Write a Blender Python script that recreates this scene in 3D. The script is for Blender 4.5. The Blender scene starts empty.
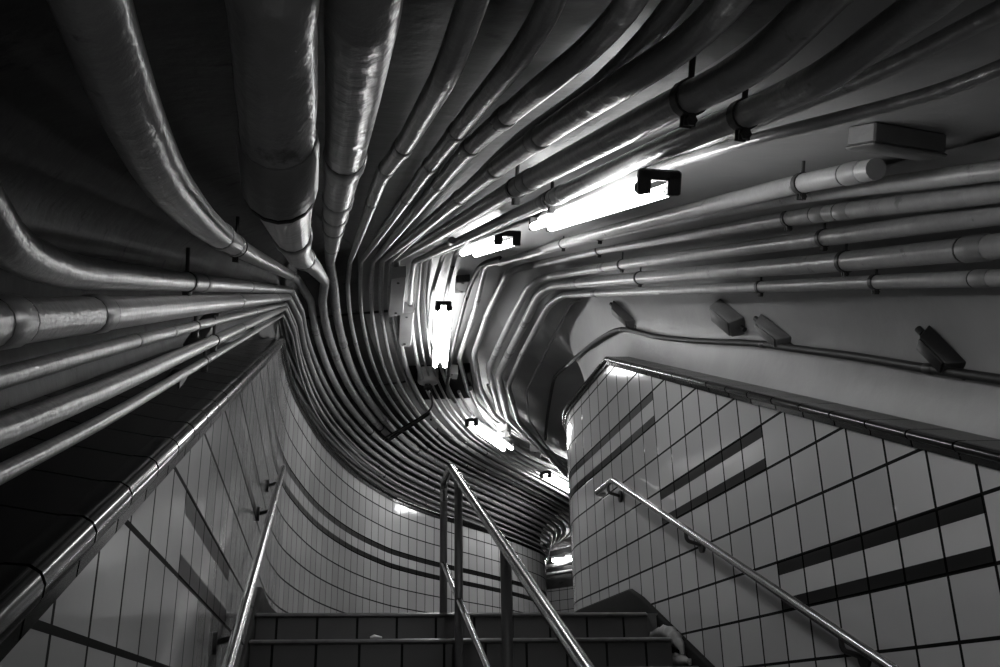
import bpy, math, random
import numpy as np
from mathutils import Vector, Matrix
from mathutils.bvhtree import BVHTree
random.seed(7)
C = bpy.context.scene.collection
# ---------------------------------------------------------------- camera maths
F = 991.0; CX, CY = 500.0, 333.5
def _v(px, py):
    a = np.array([px-CX, -(py-CY), -F]); return a/np.linalg.norm(a)
Zc = _v(450, -2250); Yc = _v(313, 716); Yc = Yc-Zc*Yc.dot(Zc); Yc /= np.linalg.norm(Yc)
Xc = np.cross(Yc, Zc); R = np.array([Xc, Yc, Zc])
def ray(px, py): return R @ _v(px, py)
def at_x(px, py, x): r = ray(px, py); return Vector(r*x/r[0])
def at_y(px, py, y): r = ray(px, py); return Vector(r*y/r[1])
def at_z(px, py, z): r = ray(px, py); return Vector(r*z/r[2])
T = .4306
def at_o(px, py, o): r = ray(px, py)/ray(px, py)[1]; y = o/(r[2]-T); return Vector(r*y)
def at_d(px, py, d): r = _v(px, py); return Vector(R @ (r*d/-r[2]))
def proj(P):
    q = R.T @ np.array(P, float); return CX+F*q[0]/-q[2], CY-F*q[1]/-q[2]
cam = bpy.data.cameras.new('camera'); co = bpy.data.objects.new('camera', cam); C.objects.link(co)
cam.sensor_width = 36; cam.lens = F*36/1000; cam.clip_start = .02
M = Matrix(R.tolist()).to_4x4(); co.matrix_world = M
bpy.context.scene.camera = co
vs = bpy.context.scene.view_settings
vs.view_transform = 'Standard'; vs.look = 'None'; vs.gamma = 1; vs.use_curve_mapping = False; vs.exposure = 0.7
w = bpy.data.worlds.new('world'); bpy.context.scene.world = w; w.use_nodes = True
w.node_tree.nodes['Background'].inputs[0].default_value = (1, 1, 1, 1)
w.node_tree.nodes['Background'].inputs[1].default_value = .085

# ---------------------------------------------------------------- materials
def mat(name, g, rough=.4, bump=0, bscale=30, var=0, vscale=5, spec=.5, metal=0, coat=0, dirt=0, dscale=6, rnd=0):
    m = bpy.data.materials.new(name); m.use_nodes = True; nt = m.node_tree; N = nt.nodes; L = nt.links
    b = N['Principled BSDF']; b.inputs['Base Color'].default_value = (g, g, g, 1)
    b.inputs['Roughness'].default_value = rough; b.inputs['Metallic'].default_value = metal
    b.inputs['Specular IOR Level'].default_value = spec; b.inputs['Coat Weight'].default_value = coat
    b.inputs['Coat Roughness'].default_value = .1
    tc = N.new('ShaderNodeTexCoord')
    if var or dirt or rnd:
        n = N.new('ShaderNodeTexNoise'); n.inputs['Scale'].default_value = vscale; n.inputs['Detail'].default_value = 6
        L.new(tc.outputs['Object'], n.inputs['Vector'])
        r = N.new('ShaderNodeMapRange'); r.inputs['From Min'].default_value = .3; r.inputs['From Max'].default_value = .7
        r.inputs['To Min'].default_value = g*(1-var); r.inputs['To Max'].default_value = g*(1+var)
        L.new(n.outputs['Fac'], r.inputs['Value']); out = r.outputs[0]
        if rnd:
            oi = N.new('ShaderNodeObjectInfo'); rr = N.new('ShaderNodeMapRange')
            rr.inputs['To Min'].default_value = 1-rnd; rr.inputs['To Max'].default_value = 1+rnd
            L.new(oi.outputs['Random'], rr.inputs['Value']); mm = N.new('ShaderNodeMath'); mm.operation = 'MULTIPLY'
            L.new(out, mm.inputs[0]); L.new(rr.outputs[0], mm.inputs[1]); out = mm.outputs[0]
        if dirt:
            n2 = N.new('ShaderNodeTexNoise'); n2.inputs['Scale'].default_value = dscale; n2.inputs['Detail'].default_value = 8
            n2.inputs['Roughness'].default_value = .7; L.new(tc.outputs['Object'], n2.inputs['Vector'])
            r2 = N.new('ShaderNodeMapRange'); r2.inputs['From Min'].default_value = .60; r2.inputs['From Max'].default_value = .66
            r2.inputs['To Min'].default_value = 1; r2.inputs['To Max'].default_value = 1-dirt
            L.new(n2.outputs['Fac'], r2.inputs['Value']); mm = N.new('ShaderNodeMath'); mm.operation = 'MULTIPLY'
            L.new(out, mm.inputs[0]); L.new(r2.outputs[0], mm.inputs[1]); out = mm.outputs[0]
        L.new(out, b.inputs['Base Color'])
    if bump:
        n = N.new('ShaderNodeTexNoise'); n.inputs['Scale'].default_value = bscale; n.inputs['Detail'].default_value = 5
        L.new(tc.outputs['Object'], n.inputs['Vector'])
        bp = N.new('ShaderNodeBump'); bp.inputs['Strength'].default_value = bump; bp.inputs['Distance'].default_value = .01
        L.new(n.outputs['Fac'], bp.inputs['Height']); L.new(bp.outputs[0], b.inputs['Normal'])
    return m
def tile_mat(name, g, bands=True, gw=.029, gh=.030, rough=.12, colu=1, rowv=1, grout=.012, band_g=.012):
    m = bpy.data.materials.new(name); m.use_nodes = True; nt = m.node_tree; N = nt.nodes; L = nt.links
    b = N['Principled BSDF']
    def num(i, v):
        if isinstance(v, (int, float)): i.default_value = v
        else: L.new(v, i)
    def mt(op, a, c=0, d=0):
        n = N.new('ShaderNodeMath'); n.operation = op
        num(n.inputs[0], a); num(n.inputs[1], c)
        if op in ('COMPARE', 'MULTIPLY_ADD'): num(n.inputs[2], d)
        return n.outputs[0]
    uv = N.new('ShaderNodeUVMap'); sp = N.new('ShaderNodeSeparateXYZ'); L.new(uv.outputs[0], sp.inputs[0])
    u, v = sp.outputs[0], sp.outputs[1]
    if colu != 1: u = mt('MULTIPLY', u, colu)
    if rowv != 1: v = mt('MULTIPLY', v, rowv)
    fu, fv = mt('FRACT', u), mt('FRACT', v)
    du = mt('ABSOLUTE', mt('SUBTRACT', fu, .5)); dv = mt('ABSOLUTE', mt('SUBTRACT', fv, .5))
    gr = mt('MAXIMUM', mt('GREATER_THAN', du, .5-gw), mt('GREATER_THAN', dv, .5-gh))
    cv = N.new('ShaderNodeCombineXYZ'); L.new(mt('FLOOR', u), cv.inputs[0]); L.new(mt('FLOOR', v), cv.inputs[1])
    wn = N.new('ShaderNodeTexWhiteNoise'); wn.noise_dimensions = '2D'; L.new(cv.outputs[0], wn.inputs['Vector'])
    col = mt('MULTIPLY_ADD', wn.outputs['Value'], g*.18, g*.91)
    if bands:
        k = mt('MAXIMUM', mt('MINIMUM', mt('FLOOR', mt('DIVIDE', u, 6.)), 2.), -4.)
        row = mt('COMPARE', mt('FLOOR', v), mt('MULTIPLY_ADD', k, 3., -1.), .1)
        blk = mt('MULTIPLY', row, mt('GREATER_THAN', mt('ABSOLUTE', mt('SUBTRACT', fv, .49)), .235))
        col = mt('MULTIPLY', col, mt('MULTIPLY_ADD', row, .12, 1.))
        col = mt('MULTIPLY_ADD', mt('SUBTRACT', band_g, col), blk, col)
    col = mt('MULTIPLY_ADD', mt('SUBTRACT', grout, col), gr, col)
    L.new(col, b.inputs['Base Color'])
    sl = mt('MULTIPLY_ADD', gr, -.42, .5 if bands else .35)
    if bands: sl = mt('MAXIMUM', mt('MULTIPLY_ADD', blk, -.42, sl), .03)
    L.new(sl, b.inputs['Specular IOR Level'])
    ro = mt('MULTIPLY_ADD', gr, .6, mt('MULTIPLY_ADD', blk, .25, rough) if bands else rough); L.new(ro, b.inputs['Roughness'])
    tc = N.new('ShaderNodeTexCoord')
    n = N.new('ShaderNodeTexNoise'); n.inputs['Scale'].default_value = 3; L.new(tc.outputs['Object'], n.inputs['Vector'])
    # pillowed tile face, each tile seated a touch differently
    tilt = mt('MULTIPLY', mt('SUBTRACT', fu, .5), mt('SUBTRACT', wn.outputs['Value'], .5))
    h = mt('MULTIPLY_ADD', n.outputs['Fac'], .35, mt('MULTIPLY_ADD', gr, -.35, mt('MULTIPLY', tilt, 1.6)))
    bp = N.new('ShaderNodeBump'); bp.inputs['Strength'].default_value = .35; bp.inputs['Distance'].default_value = .01
    L.new(h, bp.inputs['Height']); L.new(bp.outputs[0], b.inputs['Normal'])
    return m
def emis(name, s):
    m = bpy.data.materials.new(name); m.use_nodes = True; b = m.node_tree.nodes['Principled BSDF']
    b.inputs['Base Color'].default_value = (.9, .9, .9, 1); b.inputs['Emission Color'].default_value = (1, 1, 1, 1)
    b.inputs['Emission Strength'].default_value = s
    return m
m_wall = tile_mat('glazed wall tile', .42, grout=.002)
m_riser = tile_mat('dark stair tile', .06, bands=False, rough=.35, gw=.03, gh=.0)
m_trim = tile_mat('black glazed trim tile', .008, bands=False, rough=.16, gw=.02, gh=0, grout=.002)
m_ledge = tile_mat('black ledge tile', .008, bands=False, rough=.22, gw=.015, gh=0, grout=.002)
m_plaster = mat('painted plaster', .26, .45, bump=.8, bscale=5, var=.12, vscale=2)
m_slab = mat('weathered slab with painted pipe shade', .06, .45, bump=.6, bscale=9, var=.2, vscale=3, dirt=.7, dscale=6)  # dark base tone carries the shade of the pipes; the mottling is dirt
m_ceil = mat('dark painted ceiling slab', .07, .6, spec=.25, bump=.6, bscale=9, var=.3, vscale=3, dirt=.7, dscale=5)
m_pipe = mat('grey painted pipe', .25, .28, bump=.35, bscale=32, var=.15, vscale=8, dirt=.55, dscale=9, rnd=.15)
m_lump = mat('lumpy wrapped pipe', .24, .30, bump=1.0, bscale=16, var=.15, vscale=8, dirt=.6, dscale=8)
m_cpl = mat('pipe coupling', .19, .35, bump=.2, bscale=40, rnd=.2)
m_dark = mat('dark bracket metal', .025, .45, metal=.3)
m_cable = mat('black cable sheath', .015, .5, spec=.3)
m_steel = mat('brushed steel rail', .30, .22, metal=1, bump=.015, bscale=60)
m_post = mat('dull steel post', .16, .4, metal=.9)
m_box = mat('grey painted junction box', .34, .5, bump=.1, bscale=20, var=.1)
m_white = mat('white lamp housing', .6, .4)
m_floor = mat('dark landing floor', .08, .5, bump=.2)
m_nose = mat('stair nosing', .10, .3, var=.3, vscale=20)
m_base = mat('black base tile', .006, .75, spec=.1)
m_rag = mat('crumpled pale paper', .22, .8, bump=1, bscale=12, var=.3, vscale=9, dirt=.6, dscale=14)
m_tube = emis('lit fluorescent tube', 15)
m_box2 = mat('grimy bracket paint', .12, .5, bump=.2, bscale=30, var=.3)
m_tube3 = emis('lit fluorescent tube by the boxes', 24)
m_tube2 = emis('lit fluorescent tube on the landing', 29)

# ---------------------------------------------------------------- mesh helpers
class MB:
    def __init__(s): s.v = []; s.f = []; s.uv = {}
    def add(s, vs, fs):
        o = len(s.v); s.v += [tuple(v) for v in vs]; s.f += [tuple(i+o for i in f) for f in fs]
    def box(s, c, sx, sy, sz, M=None, taper=1, bev=0):
        vs = []
        b = min(bev, .45*min(sx, sy, sz))
        # chamfered box: three shells
        rings = []
        for z, k in ((-sz/2, b), (-sz/2+b, 0), (sz/2-b, 0), (sz/2, b)):
            tp = 1+(taper-1)*(z/sz+.5)
            hx, hy = (sx/2-k)*tp, (sy/2-k)*tp; e = b if b else 0
            pts = [(-hx+e, -hy), (hx-e, -hy), (hx, -hy+e), (hx, hy-e), (hx-e, hy), (-hx+e, hy), (-hx, hy-e), (-hx, -hy+e)]
            rings.append([Vector((x, y, z)) for x, y in pts])
        for r in rings: vs += r
        fs = [tuple(range(7, -1, -1)), tuple(range(24, 32))]
        for a in range(3):
            for i in range(8): fs.append((a*8+i, a*8+(i+1) % 8, (a+1)*8+(i+1) % 8, (a+1)*8+i))
        M = M or Matrix.Identity(3)
        s.add([Vector(c)+M @ v for v in vs], fs); return s
    def tube(s, pts, r, n=14, cap=True):
        pts = [Vector(p) for p in pts]; rs = r if isinstance(r, (list, tuple)) else [r]*len(pts)
        t0 = (pts[1]-pts[0]).normalized(); up = Vector((0, 0, 1)) if abs(t0.z) < .9 else Vector((1, 0, 0))
        nrm = t0.cross(up).normalized(); vs = []; fs = []
        for i, p in enumerate(pts):
            if i == 0: t = t0
            elif i == len(pts)-1: t = (pts[i]-pts[i-1]).normalized()
            else: t = ((pts[i+1]-p).normalized()+(p-pts[i-1]).normalized()).normalized()
            nrm = (nrm-t*nrm.dot(t)).normalized(); b = t.cross(nrm)
            for k in range(n):
                a = 2*math.pi*k/n; vs.append(p+(nrm*math.cos(a)+b*math.sin(a))*rs[i])
        for i in range(len(pts)-1):
            for k in range(n): fs.append((i*n+k, i*n+(k+1) % n, (i+1)*n+(k+1) % n, (i+1)*n+k))
        if cap: fs += [tuple(range(n-1, -1, -1)), tuple((len(pts)-1)*n+k for k in range(n))]
        s.add(vs, fs); return s
    def build(s, name, m, parent=None, smooth=True, uvs=None, ang=40):
        me = bpy.data.meshes.new(name); me.from_pydata(s.v, [], s.f); me.materials.append(m)
        if uvs is not None:
            l = me.uv_layers.new(name='UVMap')
            for lp in me.loops: l.data[lp.index].uv = uvs[lp.vertex_index]
        if smooth:
            for p in me.polygons: p.use_smooth = True
            try: me.set_sharp_from_angle(angle=math.radians(ang))
            except Exception: pass
        me.update(); o = bpy.data.objects.new(name, me); C.objects.link(o)
        if parent: o.parent = parent; o.matrix_parent_inverse = parent.matrix_world.inverted() if False else Matrix.Translation(-Vector(parent.location))
        return o
def tag(o, label=None, cat=None, group=None, kind=None):
    for k, v in (('label', label), ('category', cat), ('group', group), ('kind', kind)):
        if v: o[k] = v
    return o
def empty(name, loc, label, cat, group=None):
    o = bpy.data.objects.new(name, None); C.objects.link(o); o.location = loc; o.empty_display_size = .1
    return tag(o, label, cat, group)
def fillet(pts, rad):
    """rounds the corners of a 3D polyline; rad = one radius or one per point"""
    pts = [Vector(p) for p in pts]; n = len(pts)
    rs = rad if isinstance(rad, (list, tuple)) else [rad]*n
    out = [pts[0]]
    for i in range(1, n-1):
        a, p, c = pts[i-1], pts[i], pts[i+1]
        da, dc = (a-p).length, (c-p).length
        l = min(rs[i], .48*da, .48*dc)
        A = p+(a-p).normalized()*l; B = p+(c-p).normalized()*l
        ang = (p-a).angle(c-p) if da > 1e-6 and dc > 1e-6 else 0
        k = max(2, int(math.degrees(ang)/6)+2)
        for j in range(k+1):
            t = j/k; out.append(A*(1-t)**2+p*2*t*(1-t)+B*t*t)
    out.append(pts[-1]); return out
def densify(pts, step=.15):
    out = [pts[0]]
    for a, b in zip(pts, pts[1:]):
        k = max(1, int((b-a).length/step))
        for j in range(1, k+1): out.append(a.lerp(b, j/k))
    return out

# ---------------------------------------------------------------- the plan of the passage
COL, ROW, Z0, Y0 = .2445, .2107, .605, 2.725
XL, XR = -.36, 2.0
TO = -.468                                     # top trim above the slope line
ZTL, ZTR = 2.55, 2.36
YLK, YRK = (ZTL-TO)/T, (ZTR-TO)/T
def catmull(P, step=.12):
    P = [Vector(p) for p in P]; out = []
    for i in range(len(P)-1):
        p0 = P[max(i-1, 0)]; p1 = P[i]; p2 = P[i+1]; p3 = P[min(i+2, len(P)-1)]
        k = max(1, int((p2-p1).length/step))
        for j in range(k):
            t = j/k
            out.append(.5*((2*p1)+(p2-p0)*t+(2*p0-5*p1+4*p2-p3)*t*t+(3*p1-p0-3*p2+p3)*t**3))
    out.append(P[-1]); return out
LWp = [(-.36, 7.0), (-.345, 7.5), (-.27, 8.4), (-.03, 9.85), (.33, 11.2), (.75, 12.3), (1.03, 12.85), (1.55, 13.65), (2.35, 14.7), (3.05, 15.7), (3.72, 16.85), (4.0, 17.7), (4.08, 18.5), (3.9, 19.5), (3.5, 20.6)]
LW = [Vector((XL, y)) for y in np.linspace(-1.5, YLK, 36)]+[v for v in catmull(LWp) if v.y > YLK+.05]
RC, RR = Vector((4.4, 7.6)), 2.4
RW = [Vector((XR, y)) for y in np.linspace(-1.5, YRK, 36)]+[Vector((XR, y)) for y in np.linspace(YRK+.1, 7.5, 6)]
RW += [RC+RR*Vector((math.cos(math.radians(a)), math.sin(math.radians(a)))) for a in np.arange(180, 110, -2.5)]
RW += [RW[-1]+Vector((.94, .34))*s for s in (.5, 2, 4, 7)]
def zt(y, right): return min(T*y+TO, ZTR if right else ZTL)
YB, ZK = .95, 3.47
def zc(y):
    za = T*YB+.45
    if y < YB: return za
    if y < 7.2: return za+(ZK-za)*(y-YB)/(7.2-YB)
    return ZK
def normals(P, sgn):
    out = []
    for i in range(len(P)):
        d = (P[min(i+1, len(P)-1)]-P[max(i-1, 0)]).normalized()
        out.append(Vector((d.y, -d.x))*sgn)
    return out
def arc(P):
    s = [0]
    for a, b in zip(P, P[1:]): s.append(s[-1]+(b-a).length)
    return s
LN, RN = normals(LW, 1), normals(RW, -1)       # pointing into the passage
LA, RA = arc(LW), arc(RW)
def wall(name, P, A, right):
    mb = MB(); uvs = []
    for p, a in zip(P, A):
        yy = p.y if p.y < 6.5 else 99
        top = zt(yy if (p.y < (YRK if right else YLK)) else 99, right)
        u = (a-1.5-Y0)/COL
        for z in (-2.6, top): mb.v.append((p.x, p.y, z)); uvs.append((u, (z-Z0)/ROW if right else (z-.575)/.228))
    n = len(P)
    for i in range(n-1):
        f = (2*i, 2*i+2, 2*i+3, 2*i+1); mb.f.append(f if not right else f[::-1])
    return tag(mb.build(name, m_wall, uvs=uvs, smooth=True), 'glazed grey tiled wall on the %s of the stairs with black bands' % ('right' if right else 'left'), kind='structure')
def top_of(P, i, right):
    y = P[i].y; k = YRK if right else YLK
    return zt(y if y < k else 99, right)
wall('wall_left', LW, LA, False); wall('wall_right', RW, RA, True)
def sweep(name, P, N, A, right, prof, m, zf, label, uscale=COL, kind='structure', i0=0, i1=None, closed=False):
    """sweep a profile of (inward offset, height) pairs along a wall line; prof may be a function of index"""
    mb = MB(); uvs = []; i1 = i1 or len(P)
    idx = list(range(i0, i1)); np_ = None
    for i in idx:
        pr = prof(i) if callable(prof) else prof; np_ = len(pr); cum = 0
        for j, (o, h) in enumerate(pr):
            q = P[i]+N[i]*o
            if j: cum += math.hypot(o-pr[j-1][0], h-pr[j-1][1])
            mb.v.append((q.x, q.y, zf(i, h))); uvs.append(((A[i])/uscale+.5, .5+cum*.01))
    for a in range(len(idx)-1):
        for j in range(np_-1):
            f = (a*np_+j, (a+1)*np_+j, (a+1)*np_+j+1, a*np_+j+1); mb.f.append(f if not right else f[::-1])
    return tag(mb.build(name, m, uvs=uvs, ang=60), label, kind=kind)
bull = [(.0, -.006), (.012, -.006), (.014, .028), (.024, .032), (.031, .044), (.032, .060), (.025, .074), (.010, .083), (-.02, .085)]
bullL = [(a*1.0, b) for a, b in bull]
sweep('trim_1', LW, LN, LA, False, bullL, m_trim, lambda i, h: top_of(LW, i, False)+h, 'black glazed bullnose trim along the top of the left tiled wall')
sweep('trim_2', RW, RN, RA, True, [(a, b*.72) for a, b in bull], m_trim, lambda i, h: top_of(RW, i, True)+h, 'black glazed bullnose trim along the top of the right tiled wall')
# black tiled ledges behind the trims, then the plaster coves up to the ceiling
def wl(i):
    y = LW[i].y; return .34 if y < 4.5 else max(.06, .34-.28*(y-4.5)/2.7) if y < 7.2 else .06
sweep('trim_3', LW, LN, LA, False, lambda i: [(-.015, .083), (-wl(i)*.5, .06+wl(i)*.14), (-wl(i), .04+wl(i)*.3)], m_ledge, lambda i, h: top_of(LW, i, False)+h, 'sloping black tiled ledge above the left wall')
sweep('trim_4', RW, RN, RA, True, [(-.015, .06), (-.16, .066)], m_ledge, lambda i, h: top_of(RW, i, True)+h, 'narrow black tiled ledge above the right wall')
def lerpz(P, right):
    def f(i, t):
        a = top_of(P, i, right)+.035; b = zc(P[i].y); return a+(b-a)*t
    return f
def lprof(i):
    w_ = wl(i); y = LW[i].y
    base = min(.9, (.3*w_+.005)/(zc(y)-top_of(LW, i, False)-.035))
    return [(-w_+.0, base*.9), (-w_-.03, max(base, .3)), (-w_-.02, max(base, .5)), (-w_+.04, .7), (-w_+.16, .86), (-w_+.36, .96), (-w_+.6, 1.0)]
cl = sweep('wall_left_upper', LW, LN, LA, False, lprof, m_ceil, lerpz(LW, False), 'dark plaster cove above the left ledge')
rprof = [(-.15, .02), (-.165, .06), (-.19, .2), (-.18, .38), (-.13, .56), (-.04, .74), (.08, .88), (.28, .96), (.6, 1.0)]
def smoothprof(pr, n=4):
    P = catmull([(a, b, 0) for a, b in pr], .04); return [(p.x, p.y) for p in P]
rprof_s = smoothprof(rprof)
cr = sweep('wall_right_upper', RW, RN, RA, True, rprof_s, m_plaster, lerpz(RW, True), 'pale plaster cove curving from the right ledge up to the pipes')
# ceiling: slab over the lower passage, slope over the stairs, level slab over the landing
mb = MB(); ys = [-1.5]+list(np.linspace(.3, 1.6, 14))+list(np.linspace(1.9, 7.2, 12))+[7.3, 9, 12, 16, 20, 26]
def zcs(y):                                    # softened bend
    return sum(zc(y+d) for d in (-.3, -.15, 0, .15, .3))/5 if y < 3 else zc(y)
def ceiling_part(xs, ys, m, label):
    mb = MB(); n = len(xs)
    for y in ys:
        X = xs if y <= 7.25 else [x if x < 3 else 12 for x in xs]
        for x in X: mb.v.append((x, y, zcs(y)+.012))
    for a in range(len(ys)-1):
        for j in range(n-1): mb.f.append((a*n+j, (a+1)*n+j, (a+1)*n+j+1, a*n+j+1))
    return tag(mb.build('ceiling', m, ang=30), label, kind='structure')
ysl = [y for y in ys if y <= 7.2]; ysu = [7.2]+[y for y in ys if y > 7.2]
ceiling_part([-1.3, -.8, -.3, .1, .62], ysl, m_slab, 'grimy ceiling slab over the stairs, darkened for the shade of the pipes')  # this side of the slope is coloured darker to hold the pipe shade
ceil = ceiling_part([.62, .8, 1.2, 1.7, 2.3, 3.2], ysl, m_plaster, 'pale plastered ceiling slope around the stair lamps')
ceil2 = ceiling_part(list(np.linspace(-1.3, 3.2, 10)), ysu, m_plaster, 'level painted ceiling over the landing')
# far wall beyond the opening
FW = [Vector(p) for p in [(2.6, 25.0), (4.2, 23.0), (5.1, 21.9), (5.9, 20.6), (7.2, 18.6), (9.5, 16.6), (12, 15.5)]]
FW = catmull([(p.x, p.y) for p in FW], .3); FA = arc(FW); FN = normals(FW, 1)
mb = MB(); uvs = []
for p, a in zip(FW, FA):
    for z in (.3, 2.55): mb.v.append((p.x, p.y, z)); uvs.append((a/COL+20, (z-Z0)/ROW))
for i in range(len(FW)-1): mb.f.append((2*i, 2*i+2, 2*i+3, 2*i+1))
tag(mb.build('wall_far', m_wall, uvs=uvs), 'tiled wall seen through the gap at the end of the landing', kind='structure')
mb = MB()
for p, nn in zip(FW, FN):
    mb.v += [(p.x, p.y, 2.55), (p.x+nn.x*.1, p.y+nn.y*.1, 3.47)]
for i in range(len(FW)-1): mb.f.append((2*i, 2*i+2, 2*i+3, 2*i+1))
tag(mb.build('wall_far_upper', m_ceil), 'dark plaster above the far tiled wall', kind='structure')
# end wall closing the gap behind the curved left wall
mb = MB(); mb.box((1.2, 25.2, 1.8), 4.5, .2, 3.6); tag(mb.build('wall_back', m_plaster), 'plaster wall closing the back of the landing', kind='structure')

# ---------------------------------------------------------------- stairs, landing, base trims
YN, ZN, TR = 5.79, .54, .388
RI = TR*T
mb = MB(); mb.box((5.5, YN+11.03, ZN-.1), 15, 22, .2)
mb = MB(); mb.v = [(-.36, YN+.02, ZN-.004), (2.0, YN+.02, ZN-.004), (13, 9, ZN-.004), (13, 28, ZN-.004), (-1, 28, ZN-.004), (-.36, 9, ZN-.004)]
mb.v += [(x, y, z-.15) for x, y, z in mb.v]; mb.f = [tuple(range(6)), tuple(range(11, 5, -1))]+[(i, i+6, (i+1) % 6+6, (i+1) % 6) for i in range(6)]
tag(mb.build('floor', m_floor, smooth=False), 'dark landing floor at the head of the stairs', kind='structure')
st = empty('staircase', (.8, YN-3*TR, ZN-3*RI), 'dark tiled staircase climbing to the landing between the tiled walls', 'stairs')
XA, XB = -.335, 1.905
for k in range(12):
    y = YN-k*TR; z = ZN-k*RI
    mb = MB(); uvs = []
    mb.v = [(XA, y, z-RI-.02), (XB, y, z-RI-.02), (XB, y, z-.02), (XA, y, z-.02), (XB, y+TR, z-RI-.02), (XB, y+TR, z-.02), (XA, y+TR, z-.02), (XA, y+TR, z-RI-.02), ]
    uvs = [(XA/.22, .3), (XB/.22, .3), (XB/.22, .6), (XA/.22, .6), (10.5, .3), (10.5, .6), (10.5, .6), (10.5, .3)]
    mb.f = [(0, 1, 2, 3), (1, 4, 5, 2), (3, 2, 5, 6), (7, 0, 3, 6), (7, 4, 1, 0), (4, 7, 6, 5)]
    s = mb.build('step', m_riser, st, smooth=False, uvs=uvs)
    mb = MB(); mb.box(((XA+XB)/2, y+TR/2-.012, z-.012), XB-XA, TR+.024, .024, bev=.008)
    n = mb.build('tread', m_nose, None); n.parent = s
# black base trims: sloped along the stair, level on the landing
def base(name, P, N, A, right, i1):
    BO = -1.965
    kk = (.74-BO)/T
    def z(i, h):
        y = P[i].y; return (T*y+BO if y < kk else .74)*1+h*1
    pr = [(.0, -.55), (.03, -.55), (.03, -.015), (.018, 0), (.0, 0)]
    # add a vertex ring at the break by snapping the nearest sample
    return sweep(name, P, N, A, right, pr, m_base, z, 'black base trim following the stairs and landing on the %s' % ('right' if right else 'left'))
base('baseboard_left', LW, LN, LA, False, None); base('baseboard_right', RW, RN, RA, True, None)
# gutter between stair ends and the right wall
mb = MB(); mb.v = [(1.9, -1.5, T*-1.5-2.2), (2.0, -1.5, T*-1.5-2.2), (2.0, 5.75, T*5.75-2.2), (1.9, 5.75, T*5.75-2.2)]
mb.v += [(a, b, c-.1) for a, b, c in mb.v]
mb.f = [(0, 1, 2, 3), (7, 6, 5, 4), (0, 4, 5, 1), (1, 5, 6, 2), (2, 6, 7, 3), (3, 7, 4, 0)]
tag(mb.build('floor_gutter', m_base, smooth=False), 'dark gutter between the step ends and the right wall', kind='structure')
# crumpled litter
def rag(name, pts, rs, label):
    mb = MB(); P = catmull(pts, .02); n = len(P)
    R_ = [np.interp(i/(n-1), np.linspace(0, 1, len(rs)), rs)*(1+.18*math.sin(i*1.7)+.1*random.random()) for i in range(n)]
    mb.tube(P, R_, 12)
    for i, v in enumerate(mb.v): mb.v[i] = tuple(c+random.uniform(-.004, .004) for c in v)
    o = mb.build(name, m_rag, ang=80); return tag(o, label, 'litter')
a = at_x(652, 636, 1.93); b = at_x(667, 632, 1.95); c = at_x(680, 645, 1.95); d = at_x(683, 655, 1.95)
rag('crumpled_bag', [a, b, c, d], [.018, .032, .036, .012], 'pale crumpled paper bag bent over beside the end of the second step')
a = at_x(664, 664, 1.93); b = at_x(676, 660, 1.94); c = at_x(690, 662, 1.96)
rag('crumpled_wrapper', [a, b, c], [.018, .034, .012], 'pale crumpled wrapper lying below the bent paper bag by the steps')
p = at_y(376, 640, YN-TR+.02); mb = MB(); mb.tube([(p.x-.03, p.y, ZN-RI+.008), (p.x-.01, p.y, ZN-RI+.014), (p.x+.03, p.y+.01, ZN-RI+.008)], [.006, .011, .007], 8)
tag(mb.build('paper_scrap', m_white), 'small white paper scrap on the second step edge', 'litter')

# ---------------------------------------------------------------- handrails
def bracket(P, wallx, parent):
    mb = MB(); P = Vector(P)
    q = P+Vector((0, 0, -.06)); wq = Vector((wallx, P.y, P.z-.085))
    mb.tube(fillet([P+Vector((0, 0, -.015)), q, wq], .03), .011, 8)
    s = 1 if wallx > P.x else -1
    mb.tube([wq, wq-Vector((s*.014, 0, 0))], .04, 14)
    mb.build('bracket', m_dark, parent)
def rail_pt(x, y, off): return Vector((x, y, T*y+off))
rr = empty('handrail', rail_pt(1.91, 1.5, -1.275), 'steel wall handrail sloping down the right tiled wall', 'handrail')
pts = [rail_pt(1.91, 1.2, -1.275), rail_pt(1.91, 6.33, -1.275), Vector((1.91, 6.75, 6.33*T-1.275)), Vector((1.975, 6.78, 6.33*T-1.275))]
MB().tube(fillet(pts, [0, .05, .04, 0]), .0195, 16).build('rail', m_steel, rr)
for y in (6.45, 5.05, 3.55, 2.2): bracket(rail_pt(1.91, min(y, 6.33), -1.275)+Vector((0, max(0, y-6.33), 0)), XR, rr)
lr = empty('handrail', rail_pt(-.27, 3, -1.30), 'steel wall handrail rising along the left tiled wall', 'handrail')
pts = [rail_pt(-.27, 1.6, -1.30), rail_pt(-.27, 6.62, -1.30)]
MB().tube(pts, .0195, 16).build('rail', m_steel, lr)
for y in (6.45, 5.7, 3.8): bracket(rail_pt(-.27, y, -1.30), XL, lr)
cr_ = empty('centre_railing', (.72, 5.9, ZN), 'steel pipe railing dividing the stairs, with posts and a low second rail', 'railing')
x = .72
top = at_x(451, 468, x); o_t = -1.07
pts = [rail_pt(x, 1.2, o_t), rail_pt(x, 5.58, o_t), Vector((x, 5.93, 5.58*T+o_t-.015)), Vector((x, 5.93, 5.58*T+o_t-.13))]
MB().tube(fillet(pts, [0, .05, .07, 0]), .0225, 16).build('rail', m_steel, cr_)
MB().tube([pts[-1], (x, 5.93, ZN)], .0225, 16).build('post', m_post, cr_)
o_b = at_x(470, 620, x); o_b = o_b.z-T*o_b.y
MB().tube([rail_pt(x, 1.2, o_b), Vector((x, 5.93, T*5.93+o_b-.04))], .0165, 14).build('lower_rail', m_steel, cr_)
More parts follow.
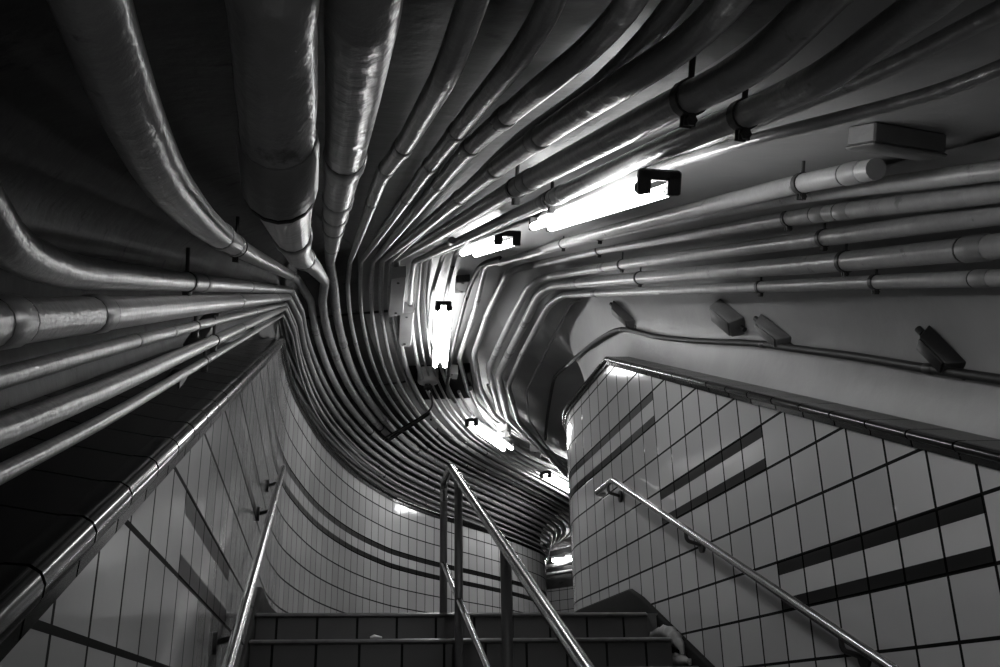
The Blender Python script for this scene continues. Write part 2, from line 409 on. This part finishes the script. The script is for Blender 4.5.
for y in (5.27, 3.90, 2.4):
    k = math.ceil((YN-y)/TR); zb = ZN-k*RI
    MB().tube([(x, y, zb), (x, y, T*y+o_t)], .0225, 16).build('post', m_post, cr_)
    MB().tube([(x, y, zb), (x, y, zb+.012)], .05, 16).build('base_flange', m_post, cr_)
MB().tube([(x, 5.93, ZN), (x, 5.93, ZN+.012)], .05, 16).build('base_flange', m_post, cr_)

# ---------------------------------------------------------------- pipes
LWc = catmull(LWp, .12)
def off_path(d, z, ystart=7.5, send=99, drop=.12, zk=None):
    """points of a line run d metres inside the curved left wall"""
    N_ = normals(LWc, 1); A_ = arc(LWc); out = []
    for p, n, a in zip(LWc, N_, A_):
        if p.y < ystart or a > send: continue
        q = p+n*d; t = min(1, max(0, (a-5)/5.)); t = t*t*(3-2*t)
        zz = z-drop*t
        if zk is not None:
            s = min(1, a/2.2); s = s*s*(3-2*s); zz = zk+(zz-zk)*s
        out.append(Vector((q.x, q.y, zz)))
    return out
PIPES = []
def ring(P, i, r, w):
    """pieces of the pipe axis around sample i"""
    p = P[i]; t = (P[min(i+1, len(P)-1)]-P[max(i-1, 0)]).normalized()
    return [p-t*w, p+t*w], t
def pipe(name, label, pts, rad, D, couplings=(), clamps=(), m=None, group=None, fn=14, cat='pipe', wob=0, extra=False):
    P = densify(fillet(pts, rad), .12)
    rs = D/2
    if wob: rs = [D/2*(1+wob*(math.sin(i*1.3)+random.uniform(-.7, .7))) for i in range(len(P))]
    couplings = list(couplings); clamps = list(clamps)
    if extra:
        lv = [q for q in P if q.y > 8 and q.y < 16]
        for f in (.06, .30, .52, .80):
            q = lv[int((f+random.uniform(-.05, .05))*len(lv))]; couplings.append(proj(q))
        q = lv[int(random.uniform(.35, .7)*len(lv))]; clamps.append(proj(q))
    o = MB().tube(P, rs, fn).build(name, m or m_pipe)
    tag(o, label, cat, group); PIPES.append((o, P))
    fine = []; 
    for a, b in zip(P, P[1:]):
        for j in range(6): fine.append(a.lerp(b, j/6))
    pj = [proj(q) for q in fine]
    def near(px, py):
        return min(range(1, len(fine)-1), key=lambda i: (pj[i][0]-px)**2+(pj[i][1]-py)**2)
    for c in couplings:
        i = near(*c); p = fine[i]; t = (fine[i+1]-fine[i-1]).normalized(); r = D/2
        mb = MB(); l = D*.75
        mb.tube([p-t*l, p-t*(l-.1*D), p+t*(l-.1*D), p+t*l], [r*1.03, r*1.11, r*1.11, r*1.03], 16)
        q = mb.build('coupling', m_dark if m is m_cable else m_cpl, o)
        mb = MB(); e = p+t*(l+.05*D); mb.tube([e-t*.04*D, e+t*.04*D], r*1.07, 16); mb.build('gasket', m_dark, q)
    for c in clamps:
        i = near(*c); p = fine[i]; t = (fine[i+1]-fine[i-1]).normalized(); r = D/2
        mb = MB(); mb.tube([p-t*.011, p+t*.011], r*1.14, 16)
        side = t.cross(Vector((0, 0, 1))).normalized(); dn = side.cross(t).normalized()
        if dn.z > 0: dn = -dn
        # bolted ears below, rod above
        for sgn in (-1, 1):
            mb.box(p+dn*(r+.008)+t*sgn*.007, .018, .004, .020, Matrix((side, t, dn)).transposed())
        mb.tube([p+dn*(r+.010)-t*.018, p+dn*(r+.010)+t*.018], .0045, 8); mb.tube([p+dn*(r+.010)-t*.011, p+dn*(r+.010)-t*.016], .009, 6)
        mb.tube([p-dn*r, p-dn*(r+.06)], .005, 8)
        mb.build('clamp', m_dark, o)
    return o
def ext(pts, L=1.5, flat=False):
    """carry a run on past the frame edge (pts[0] is the near end)"""
    d = (pts[0]-pts[1]).normalized()
    if flat: d = Vector((d.x*.4, -1, 0)).normalized()
    return [pts[0]+d*L]+pts
KY = 7.2
def K(px, py, y=KY): return at_y(px, py, y)
G1 = 'thin conduits stacked above the left ledge'
# ---- left bundle above the ledge (near end first)
def leftrun(name, label, near, kink, D, d, z, fl, radn, **kw):
    k = K(*kink); pts = ext(near, 1.2, fl)+[k]
    path = off_path(d, z, 7.55, zk=k.z); rad = [0]+[radn]*len(near)+[.09]+[.2]*len(path)
    return pipe(name, label, pts+path, rad, D, extra=True, **kw)
leftrun('conduit_pipe', 'grey pipe sweeping down from the left edge then running level above the stacked conduits',
        [at_d(-30, 190, .82), at_d(5, 245, .95), at_d(60, 271, 1.25), at_x(150, 279, -.355)], (291, 290), .047, .10, 3.02, True, .3,
        couplings=[(249, 286), (272, 288), (203, 283)], clamps=[(187, 281)])
leftrun('conduit_pipe', 'thick grey pipe with a wide collar entering at the left edge below the sweeping pipe',
        [at_x(0, 322, -.35), at_x(110, 313, -.355)], (288, 297), .055, .08, 2.93, False, .3,
        couplings=[(95, 314), (238, 302), (3, 322), (276, 298)])
leftrun('conduit_pipe', 'slim grey conduit third from the top of the stack at the left edge',
        [at_x(0, 378, -.36), at_x(134, 341, -.36)], (286, 304), .026, .06, 2.85, False, .3,
        couplings=[(137, 340), (172, 331), (255, 312)], clamps=[(195, 326)], group=None)
leftrun('conduit_pipe', 'grey conduit just under the slim one, with a clamp near the dark strut, left side',
        [at_x(0, 432, -.35), at_x(100, 392, -.35)], (285, 308), .034, .05, 2.78, False, .3,
        couplings=[(216, 343), (242, 330)], clamps=[(218, 350)])
leftrun('conduit_pipe', 'lowest slim conduit lying just above the black tiled ledge on the left',
        [at_x(0, 474, -.35), at_x(100, 423, -.35)], (283, 315), .022, .04, 2.70, False, .3,
        couplings=[(207, 360)], clamps=[(205, 362)])
# ---- ceiling bundle
def ceilrun(name, label, near, kink, D, d, z, radn=.35, fl=True, rk=.12, send=99, **kw):
    k = K(*kink); pts = ext(near, 1.4, fl)+[k]
    path = off_path(d, z, 7.6, send, zk=k.z)
    return pipe(name, label, pts+path, [0]+[radn]*len(near)+[rk]+[.2]*len(path), D, extra=True, **kw)
ceilrun('conduit_pipe', 'thick grey pipe curving down from the top left, bright fleck of light along its side',
        [at_d(72, -60, .70), at_d(92, 5, .78), at_d(125, 100, .95), at_d(160, 175, 1.22), at_d(203, 224, 1.9), at_d(240, 249, 3.3)], (297, 279), .062, .17, 3.08, couplings=[(222, 236), (234, 246), (290, 275)], clamps=[(236, 247)])
ceilrun('wrapped_pipe', 'fattest lumpy wrapped pipe hanging at the top, left of centre',
        [at_d(270, -60, .70), at_d(272, 5, .75), at_d(277, 100, .88), at_d(278, 150, .95), at_d(280, 185, 1.02), at_d(287, 218, 1.5), at_d(298, 254, 2.7), at_d(313, 266, 4.3)], (325, 281), .070, .26, 3.14, m=m_lump, wob=.02, couplings=[(278, 165), (292, 236), (303, 260)], radn=.18)
ceilrun('conduit_pipe', 'thick grey pipe right beside the lumpy wrapped one at the top',
        [at_d(367, -60, .86), at_d(363, 10, .94), at_d(353, 100, 1.35), at_d(343, 170, 2.0), at_d(335, 215, 3.0)], (330, 262), .074, .35, 3.18,
        couplings=[(344, 160), (338, 200), (335, 215), (333, 228), (331, 247)], m=m_lump)
TOP = [
 ('grey conduit bending steeply left of the top centre, nearest the two fat pipes', [(485, -40, 'z', .72), (471, 5, 'z', .735), (447, 72, 'o', .31), (402, 150, 'o', .30), (383, 172, 'o', .30)], (350, 262), .036, .46, 3.20, [(404, 147), (386, 168), (370, 202)], []),
 ('grey conduit passing just left of the top centre, second to bend away', [(562, -40, 'z', .70), (551, 5, 'z', .73), (520, 55, 'z', .75), (483, 99, 'o', .31), (457, 132, 'o', .31), (431, 164, 'o', .30)], (361, 262), .032, .56, 3.22, [(457, 132), (430, 165), (401, 195)], []),
 ('grey conduit hooking down from the top near the right of centre', [(648, -40, 'z', .66), (630, 5, 'z', .70), (588, 50, 'z', .75), (548, 82, 'o', .31), (505, 117, 'o', .31), (469, 148, 'o', .30)], (373, 262), .033, .65, 3.24, [(505, 117), (470, 146), (436, 182)], []),
 ('grey pipe with a flaking bright patch running diagonally through the top of the ceiling', [(760, -40, 'z', .66), (722, 10, 'z', .72), (680, 48, 'z', .75), (635, 77, 'o', .32), (580, 110, 'o', .32), (497, 167, 'o', .31)], (382, 261), .040, .73, 3.25, [(494, 168), (455, 192), (540, 140)], []),
 ('broad grey pipe held by the first big dark clamp on the upper right', [(880, -60, 'z', .70), (822, 0, 'z', .74), (770, 52, 'z', .76), (725, 82, 'o', .34), (669, 107, 'o', .34), (524, 183, 'o', .31)], (397, 259), .050, .86, 3.27, [(528, 181)], [(690, 96), (516, 187)]),
 ('broad grey pipe held by the second big dark clamp on the upper right', [(960, -20, 'z', .68), (892, 28, 'z', .73), (830, 74, 'z', .745), (764, 107, 'o', .335), (680, 140, 'o', .33), (559, 195, 'o', .31)], (414, 262), .044, .98, 3.28, [(560, 194), (545, 201)], [(745, 113), (552, 198)]),
]
def P_(l):
    r = []
    for px, py, mo, v in l: r.append({'z': at_z, 'o': at_o, 'x': at_x, 'd': at_d, 'y': at_y}[mo](px, py, v))
    return r
for lab, near, kink, D, d, z, cp, clp in TOP:
    ceilrun('conduit_pipe', lab, P_(near), kink, D, d, z, couplings=cp, clamps=clp, radn=.3)
# slim runs that slip in behind the others and carry on past the lamp
ceilrun('conduit_pipe', 'slim conduit grazing the upper edge of the long ceiling lamp', P_([(1040, 52, 'o', .36), (943, 91, 'o', .36), (856, 114, 'o', .36), (772, 134, 'o', .35), (662, 166, 'o', .34), (560, 208, 'o', .33)]), (421, 261), .022, 1.05, 3.30, fl=False)
ceilrun('conduit_pipe', 'slim conduit tucked behind the second clamped pipe in the upper right', P_([(1050, -15, 'o', .40), (985, 18, 'o', .40), (886, 70, 'o', .39), (770, 115, 'o', .38), (600, 188, 'o', .34)]), (431, 257), .026, 1.12, 3.31, fl=False)
ceilrun('conduit_pipe', 'dark conduit hidden between the hooked conduit and the flaking pipe at the top', P_([(700, -30, 'z', .76), (655, 30, 'z', .79), (600, 86, 'o', .36), (520, 138, 'o', .36)]), (390, 262), .030, .80, 3.30)
# short droppers near the upright lamp
def plain(name, lab, l, rad, D, **kw): return pipe(name, lab, P_(l), rad, D, **kw)
def dropper(lab, l, d, z, D):
    a = P_(l); path = off_path(d, z, max(a[-1].y+.5, 9.9)); pipe('conduit_pipe', lab, a+path, [.15]*len(a)+[.2]*len(path), D)
dropper('slim bright conduit bending beside the left edge of the upright lamp', [(452, 240, 'o', .30), (443, 255, 'y', 7.2), (432, 291, 'z', 3.32), (429, 330, 'z', 3.32)], 1.20, 3.32, .036)
plain('conduit_pipe', 'short conduit feeding the top end of the upright ceiling lamp', [(470, 238, 'o', .30), (456, 254, 'y', 7.2), (449, 280, 'z', 3.36), (444, 303, 'z', 3.36)], .1, .036, clamps=[(452, 266)])
# ---- right hand bundle, each kinking at the landing and jogging over it
def rightrun(lab, sl, lv, D, cp=(), cl=(), m=None):
    a = P_(sl); a = ext(a, 1.8); b = P_(lv); tail = [Vector((4.9, 14.6+.1*len(PIPES) % 1, 3.28)), Vector((8, 16.2, 3.28))]
    return pipe('conduit_pipe', lab, a+b+tail, [.3]*len(a)+[.12]*len(b)+[.5, 0], D, couplings=cp, clamps=cl, m=m)
z3 = 3.33
pipe('conduit_pipe', 'topmost pale pipe of the right hand bundle, ending in a rounded cap at upper right',
     P_([(876, 169, 'x', 1.22), (802, 183, 'x', 1.22), (620, 228, 'x', 1.24), (565, 243, 'x', 1.26), (535, 252, 'y', 6.3)])+[K(500, 263, 6.9)], .3, .052,
     couplings=[(855, 173), (530, 253)], clamps=[(800, 183), (563, 243)])
rightrun('slender pale pipe directly under the capped one in the right hand bundle',
     [(900, 183, 'x', 1.42), (789, 197, 'x', 1.42), (660, 223, 'x', 1.4), (575, 242, 'x', 1.38), (520, 258, 'x', 1.34)],
     [(486, 264, 'y', 7.0), (475, 310, 'z', z3), (459, 358, 'z', z3), (468, 392, 'z', z3), (492, 420, 'z', z3), (563, 462, 'z', z3)], .046, cp=[(476, 300), (465, 382)], cl=[(600, 236)])
rightrun('pale pipe with a double collar midway, in the right hand bundle',
     [(1000, 192, 'x', 1.62), (846, 211, 'x', 1.62), (789, 218, 'x', 1.62), (604, 249, 'x', 1.62), (560, 259, 'x', 1.62)],
     [(535, 265, 'y', 7.1), (509, 271, 'z', 3.32), (488, 313, 'z', 3.3), (474, 354, 'z', 3.3), (480, 388, 'z', 3.3), (494, 415, 'z', 3.3), (564, 466, 'z', 3.3)], .056, cp=[(846, 211), (820, 214), (530, 266), (487, 316)], cl=[(789, 218), (600, 250)])
rightrun('slim-clamped pale pipe just above the thickest pipe of the right hand bundle',
     [(1000, 214, 'x', 1.76), (824, 238, 'x', 1.75), (626, 264, 'x', 1.74), (575, 272, 'x', 1.72)],
     [(551, 276, 'y', 7.1), (530, 285, 'z', 3.28), (513, 316, 'z', 3.28), (488, 369, 'z', 3.28), (500, 413, 'z', 3.28), (565, 470, 'z', 3.28)], .060, cp=[(604, 267), (498, 345), (494, 355)], cl=[(824, 238), (622, 264)])
rightrun('thickest pale pipe of the right hand bundle with a broad collar at the right edge',
     [(1000, 246, 'x', 1.86), (842, 262, 'x', 1.85), (639, 278, 'x', 1.83), (580, 283, 'x', 1.80)],
     [(555, 285, 'y', 7.15), (539, 294, 'z', 3.24), (524, 324, 'z', 3.24), (498, 375, 'z', 3.24), (508, 418, 'z', 3.24), (566, 473, 'z', 3.24)], .074, cp=[(975, 249), (577, 284), (525, 321), (508, 352)], cl=[(846, 262), (640, 278)])
rightrun('lowest pale pipe of the right hand bundle, just above the wall boxes',
     [(1000, 278, 'x', 1.94), (872, 282, 'x', 1.93), (736, 288, 'x', 1.92), (600, 293, 'x', 1.89)],
     [(563, 295, 'y', 7.2), (548, 306, 'z', 3.18), (521, 356, 'z', 3.18), (508, 386, 'z', 3.18), (518, 421, 'z', 3.18), (567, 477, 'z', 3.18)], .052, cp=[(985, 279), (596, 293), (521, 353), (512, 402)], cl=[(876, 282), (760, 287)])
pipe('conduit_pipe', 'thin conduit dropping on its own right of the jogging pipes', P_([(590, 297, 'y', 7.3), (571, 302, 'z', 3.2), (542, 360, 'z', 3.2), (526, 392, 'z', 3.2), (529, 420, 'z', 3.2), (545, 445, 'z', 3.2), (570, 470, 'z', 3.2)]), .12, .024, couplings=[(541, 362)])
# runs that carry on along the ceiling beyond the dark panel
for d, z, lab, D in ((1.42, 3.33, 'bright pipe curving round the landing ceiling just beneath the far lamp', .06), (1.30, 3.30, 'slim pipe curving round the landing ceiling beside the round fitting', .035), (1.62, 3.36, 'slim pipe curving between the two lamps of the landing ceiling', .03)):
    path = off_path(d, z, 10.6, drop=.05)
    pipe('conduit_pipe', lab, path, .2, D)
# pipes above the far wall
for k, (z, D) in enumerate(((2.85, .08), (3.02, .09), (3.2, .07))):
    P = [Vector((p.x+n.x*.15, p.y+n.y*.15, z)) for p, n in zip(FW, FN)]
    pipe('conduit_pipe', ['lowest', 'middle', 'highest'][k]+' of the three pipes seen through the far gap above the distant tiles', P, .2, D)

# ---------------------------------------------------------------- struts across the landing pipes
def strut(name, lab, a, b, w=.018, h=.012, m=None, cat='bracket'):
    a, b = Vector(a), Vector(b); t = (b-a).normalized(); s = t.cross(Vector((0, 0, 1))).normalized(); n = s.cross(t)
    mb = MB(); L_ = (b-a).length; Mx = Matrix((t, s, n)).transposed()
    mb.box((a+b)/2, L_, w, h, Mx, bev=.003)
    for k in (-1, 1): mb.box((a+b)/2+s*k*(w/2-.003)-n*h*.6, L_, .004, h, Mx)
    return tag(mb.build(name, m or m_dark), lab, cat)
def onpath(s, d, z):
    N_ = normals(LWc, 1); A_ = arc(LWc); i = min(range(len(A_)), key=lambda i: abs(A_[i]-s)); q = LWc[i]+N_[i]*d
    return Vector((q.x, q.y, z))
strut('strut_channel', 'dark strut crossing behind the landing pipes nearest the stair head', onpath(1.3, .05, 3.27), onpath(1.3, 1.02, 3.37))
strut('strut_channel', 'dark strut crossing behind the pipes where they begin to curve', onpath(3.3, .05, 3.24), onpath(3.3, 1.0, 3.35))
strut('strut_channel', 'dark strut crossing behind the pipes near the far end of the curve', onpath(8.2, .05, 3.10), onpath(8.2, 1.4, 3.30))
sa, sb = at_z(352, 463, 3.02), at_z(428, 413, 3.2)
strut('strut_channel', 'black bar slung beneath the curving pipes left of the centre railing top', sa, sb, .045, .02, m_cable)
c0 = at_z(428, 413, 3.21)
pipe('hanging_cable', 'black cable looping from the round fitting to the slung bar', [at_z(431, 393, 3.2), at_z(433, 405, 3.17), c0, at_z(400, 429, 3.12), at_z(380, 441, 3.08)], .2, .022, m=m_cable, cat='cable')
# left strut holding the stacked conduits
strut('angle_bracket', 'dark slanted strut between the stacked conduits on the left', at_x(212, 315, -.385), at_x(192, 346, -.385), .05, .015)
strut('angle_bracket', 'small dark strut under the lowest conduit on the left', at_x(180, 372, -.40), at_x(172, 382, -.40), .04, .015)

# ---------------------------------------------------------------- boxes on the landing ceiling
def ceilbox(name, lab, corners, z, h, m, cat='box'):
    q = [at_z(px, py, z) for px, py in corners]; mb = MB()
    n = 4; mb.v = [tuple(p) for p in q]+[(p.x, p.y, p.z+h) for p in q]
    ctr = sum(q, Vector())/4
    ins = [ctr+(p-ctr)*.93 for p in q]
    mb.v += [(p.x, p.y, p.z-.006) for p in ins]
    mb.f = [(8, 9, 10, 11)]+[(i, (i+1) % 4, (i+1) % 4+8, i+8) for i in range(4)]+[(i, i+4, (i+1) % 4+4, (i+1) % 4) for i in range(4)]+[(7, 6, 5, 4)]
    o = tag(mb.build(name, m, smooth=False), lab, cat)
    lid = MB()
    for p in ins:
        for q2 in ins: pass
    for a, b in ((0, 1), (2, 3)):
        s = ctr+(((ins[a]+ins[b])/2)-ctr)*.85; lid.tube([(s.x, s.y, z-.002), (s.x, s.y, z-.012)], .012, 8)
    lid.build('screw', m_dark, o)
    return o
ceilbox('junction_box', 'long grey flat box on the pipes left of the upright lamp, upper of two', [(391, 279), (406, 277), (403, 315), (388, 317)], 3.26, .1, m_box)
ceilbox('junction_box', 'long grey flat box on the pipes left of the upright lamp, lower of two', [(400, 313), (414, 312), (411, 346), (398, 347)], 3.26, .1, m_box)
ceilbox('ceiling_panel', 'dark rectangular panel on the ceiling below the upright lamp holding the round fitting', [(404, 375), (470, 372), (474, 398), (416, 400)], 3.36, .1, m_base, 'panel')
ceilbox('junction_box', 'small dark plate on the ceiling where the hanging cable bends, right of the upright lamp', [(456, 282), (470, 281), (468, 292), (455, 293)], 3.40, .06, m_ceil)
ceilbox('junction_box', 'small pale box at the lower right corner of the upright lamp', [(446, 373), (458, 374), (457, 379), (445, 378)], 3.30, .1, m_white)
ceilbox('junction_box', 'small pale box on the ceiling beside the far slanting lamp, nearer one', [(497, 431), (507, 430), (511, 436), (499, 437)], 3.2, .1, m_box)
ceilbox('junction_box', 'small pale box beyond the far slanting lamp, farther one', [(530, 451), (540, 452), (541, 458), (530, 456)], 3.2, .1, m_box)
# round fitting with wiring
c = at_z(428, 384, 3.24)
df = empty('ceiling_alarm', c, 'round pale fitting with a dark knotted centre on the dark ceiling panel', 'fitting')
mb = MB(); mb.tube([c+Vector((0, 0, .16)), c+Vector((0, 0, .03)), c+Vector((0, 0, .01)), c], [.11, .11, .10, .075], 20); mb.build('dome', m_box, df)
for k in range(5):
    a = k*1.25; pts = [c+Vector((.04*math.cos(a+j), .04*math.sin(a+j), -.02-.012*j)) for j in range(4)]
    MB().tube(fillet(pts, .02), .012, 8).build('wire', m_cable, df)
pipe('hanging_cable', 'dark cable curving down from the pale pipes past the upright lamp', [K(500, 258, 6.7), K(481, 264, 6.95), at_z(470, 285, 3.33), at_z(464, 305, 3.3), at_z(455, 340, 3.3), at_z(449, 368, 3.3), at_z(447, 392, 3.3), at_z(455, 402, 3.3)], .25, .038, m=m_cable, clamps=[(466, 297), (449, 376)], cat='cable')

# ---------------------------------------------------------------- fluorescent lamps
def lamp(lab, a, b, up, sep=.11, tr=.019, tm=None):
    k_ = sep/.11
    a, b = Vector(a), Vector(b); t = (b-a).normalized(); up = Vector(up); up = (up-t*up.dot(t)).normalized(); s = t.cross(up)
    o = empty('fluorescent_light', (a+b)/2+up*.07*k_, lab, 'lamp')
    Mx = Matrix((t, s, up)).transposed(); L_ = (b-a).length
    mb = MB(); mb.box((a+b)/2+up*.065*k_, L_+.05*k_, sep*.7, .05*k_, Mx, taper=.8, bev=.006); mb.build('housing', m_white, o)
    for k in (-1, 1):
        q = s*k*sep/2
        MB().tube([a+q, b+q], tr, 14).build('tube', tm or m_tube, o)
        for e, dd in ((a, -1), (b, 1)):
            mb = MB(); mb.box(e+q+t*dd*.012+up*.016*k_, .03*k_, .05*k_, .085*k_, Mx, bev=.003)
            mb.tube([e+q+t*dd*.02*k_, e+q-t*dd*.02*k_], tr*1.12, 12)
            mb.build('socket', m_dark, o)
    for e, dd in ((a, -1), (b, 1)):
        mb = MB(); mb.box(e+t*dd*.012+up*.045*k_, .03*k_, sep+.05*k_, .04*k_, Mx, bev=.004); mb.build('end_plate', m_dark, o)
    return o
upS = Vector((0, -T, 1))
lamp('long bright twin tube lamp on the sloping ceiling, under the two clamped pipes', at_o(542, 227, .27), at_o(657, 188, .25), upS, .058, .013)
lamp('smaller bright twin tube lamp farther up the slope, beyond the long one', at_o(469, 254, .31), at_o(507, 241, .30), upS, .085, .018)
lamp('upright bright lamp on the landing ceiling beside the two flat boxes', at_z(443.5, 308, 3.2), at_z(440, 366, 3.2), (0, 0, 1), .095, .024, m_tube3)
lamp('slanting bright lamp among the curving pipes beyond the jogging pale ones', at_z(472, 424, 3.17), at_z(508, 449, 3.17), (0, 0, 1), .11, .024, m_tube2)
lamp('distant lamp glimpsed where the ceiling pipes meet the right wall', at_z(546, 476, 3.17), at_z(580, 494, 3.17), (0, 0, 1), .12, .024, m_tube2)
a = at_z(552, 561, 3.1); lamp('tiny far lamp glowing through the gap past the end of the curved wall', a, a+Vector((.45, -.25, 0)), (0, 0, 1), .12, .024, m_tube2)

# ---------------------------------------------------------------- right cove: cable and boxes
dg = bpy.context.evaluated_depsgraph_get()
def bvh(o): return BVHTree.FromPolygons([v.co for v in o.data.vertices], [p.vertices for p in o.data.polygons])
B = [bvh(cr), bvh(ceil), bvh(ceil2)]
def hit(px, py, off=.0):
    d = Vector(ray(px, py)); best = None
    for b in B:
        r = b.ray_cast(Vector((0, 0, 0)), d)
        if r[0] is not None and (best is None or r[3] < best[1]): best = (r[0], r[3], r[1])
    p, dist, n = best
    if n.dot(d) > 0: n = -n
    return p+n*off, n
cpx = [(1040, 384), (1000, 378), (928, 367), (865, 356), (800, 348), (765, 343), (700, 341), (660, 337), (640, 331), (623, 328), (603, 338), (580, 356), (554, 374), (550, 395), (547, 415), (545, 437)]
cp_ = []
for px, py in cpx: cp_.append(hit(px, py, .035)[0])
pipe('wall_cable', 'dark cable sagging along the pale plaster above the right wall', cp_, .3, .036, m=m_cable, couplings=[(765, 343), (928, 367), (622, 328), (553, 376)], cat='cable')
def wallblock(name, lab, px, py, px2, py2, w, h, m, taper=.7, cat='box', extra=None):
    p, n = hit(px, py); q, _ = hit(px2, py2); t = (q-p); L_ = t.length; t.normalize(); t = (t-n*t.dot(n)).normalized(); s = n.cross(t)
    o = empty(name, (p+q)/2, lab, cat); Mx = Matrix((t, s, n)).transposed(); c_ = (p+q)/2
    mb = MB(); mb.box(c_+n*h*.5, L_, w, h, Mx, taper=taper, bev=.003); mb.build('body', m, o)
    mb = MB(); mb.box(c_+n*(h+.004), L_*taper*.9, w*taper*.9, .01, Mx, bev=.002); mb.build('cover', m, o)
    for k in (-1, 1): MB().tube([c_+n*h*.3+t*k*L_*.5, c_+n*h*.3+t*k*(L_*.5+.03)], .014, 10).build('fitting', m_dark, o)
    return o
wallblock('cable_bracket', 'pale tapered bracket where the wall cable dips before the landing', 616, 304, 635, 326, .09, .05, m_box2)
wallblock('junction_box', 'square pale box with a dark mount under the lowest right hand pipe', 722, 306, 745, 326, .11, .08, m_box2, .85)
wallblock('cable_bracket', 'tapered grey bracket beside the square pale box on the plaster', 763, 319, 791, 344, .075, .06, m_box2)
wallblock('cable_bracket', 'dark tapered bracket nearest the right edge on the plaster cove', 929, 332, 963, 371, .08, .06, m_dark)
def rotbox(lab):
    c_, n = hit(898, 130); o = empty('junction_box', c_, lab, 'box')
    a, _ = hit(864, 128); b, _ = hit(934, 140); t = (b-a).normalized(); t = (t-n*t.dot(n)).normalized(); s = n.cross(t); Mx = Matrix((t, s, n)).transposed()
    L_ = (b-a).length
    mb = MB(); mb.box(c_+n*.022, L_, L_*.36, .044, Mx, bev=.004); mb.build('body', m_box2, o)
    mb = MB(); mb.box(c_+n*.047, L_*1.03, L_*.38, .008, Mx, bev=.003); mb.build('cover', m_box2, o)
rotbox('shadowed rectangular box on the ceiling between the clamped pipes and the capped pipe')
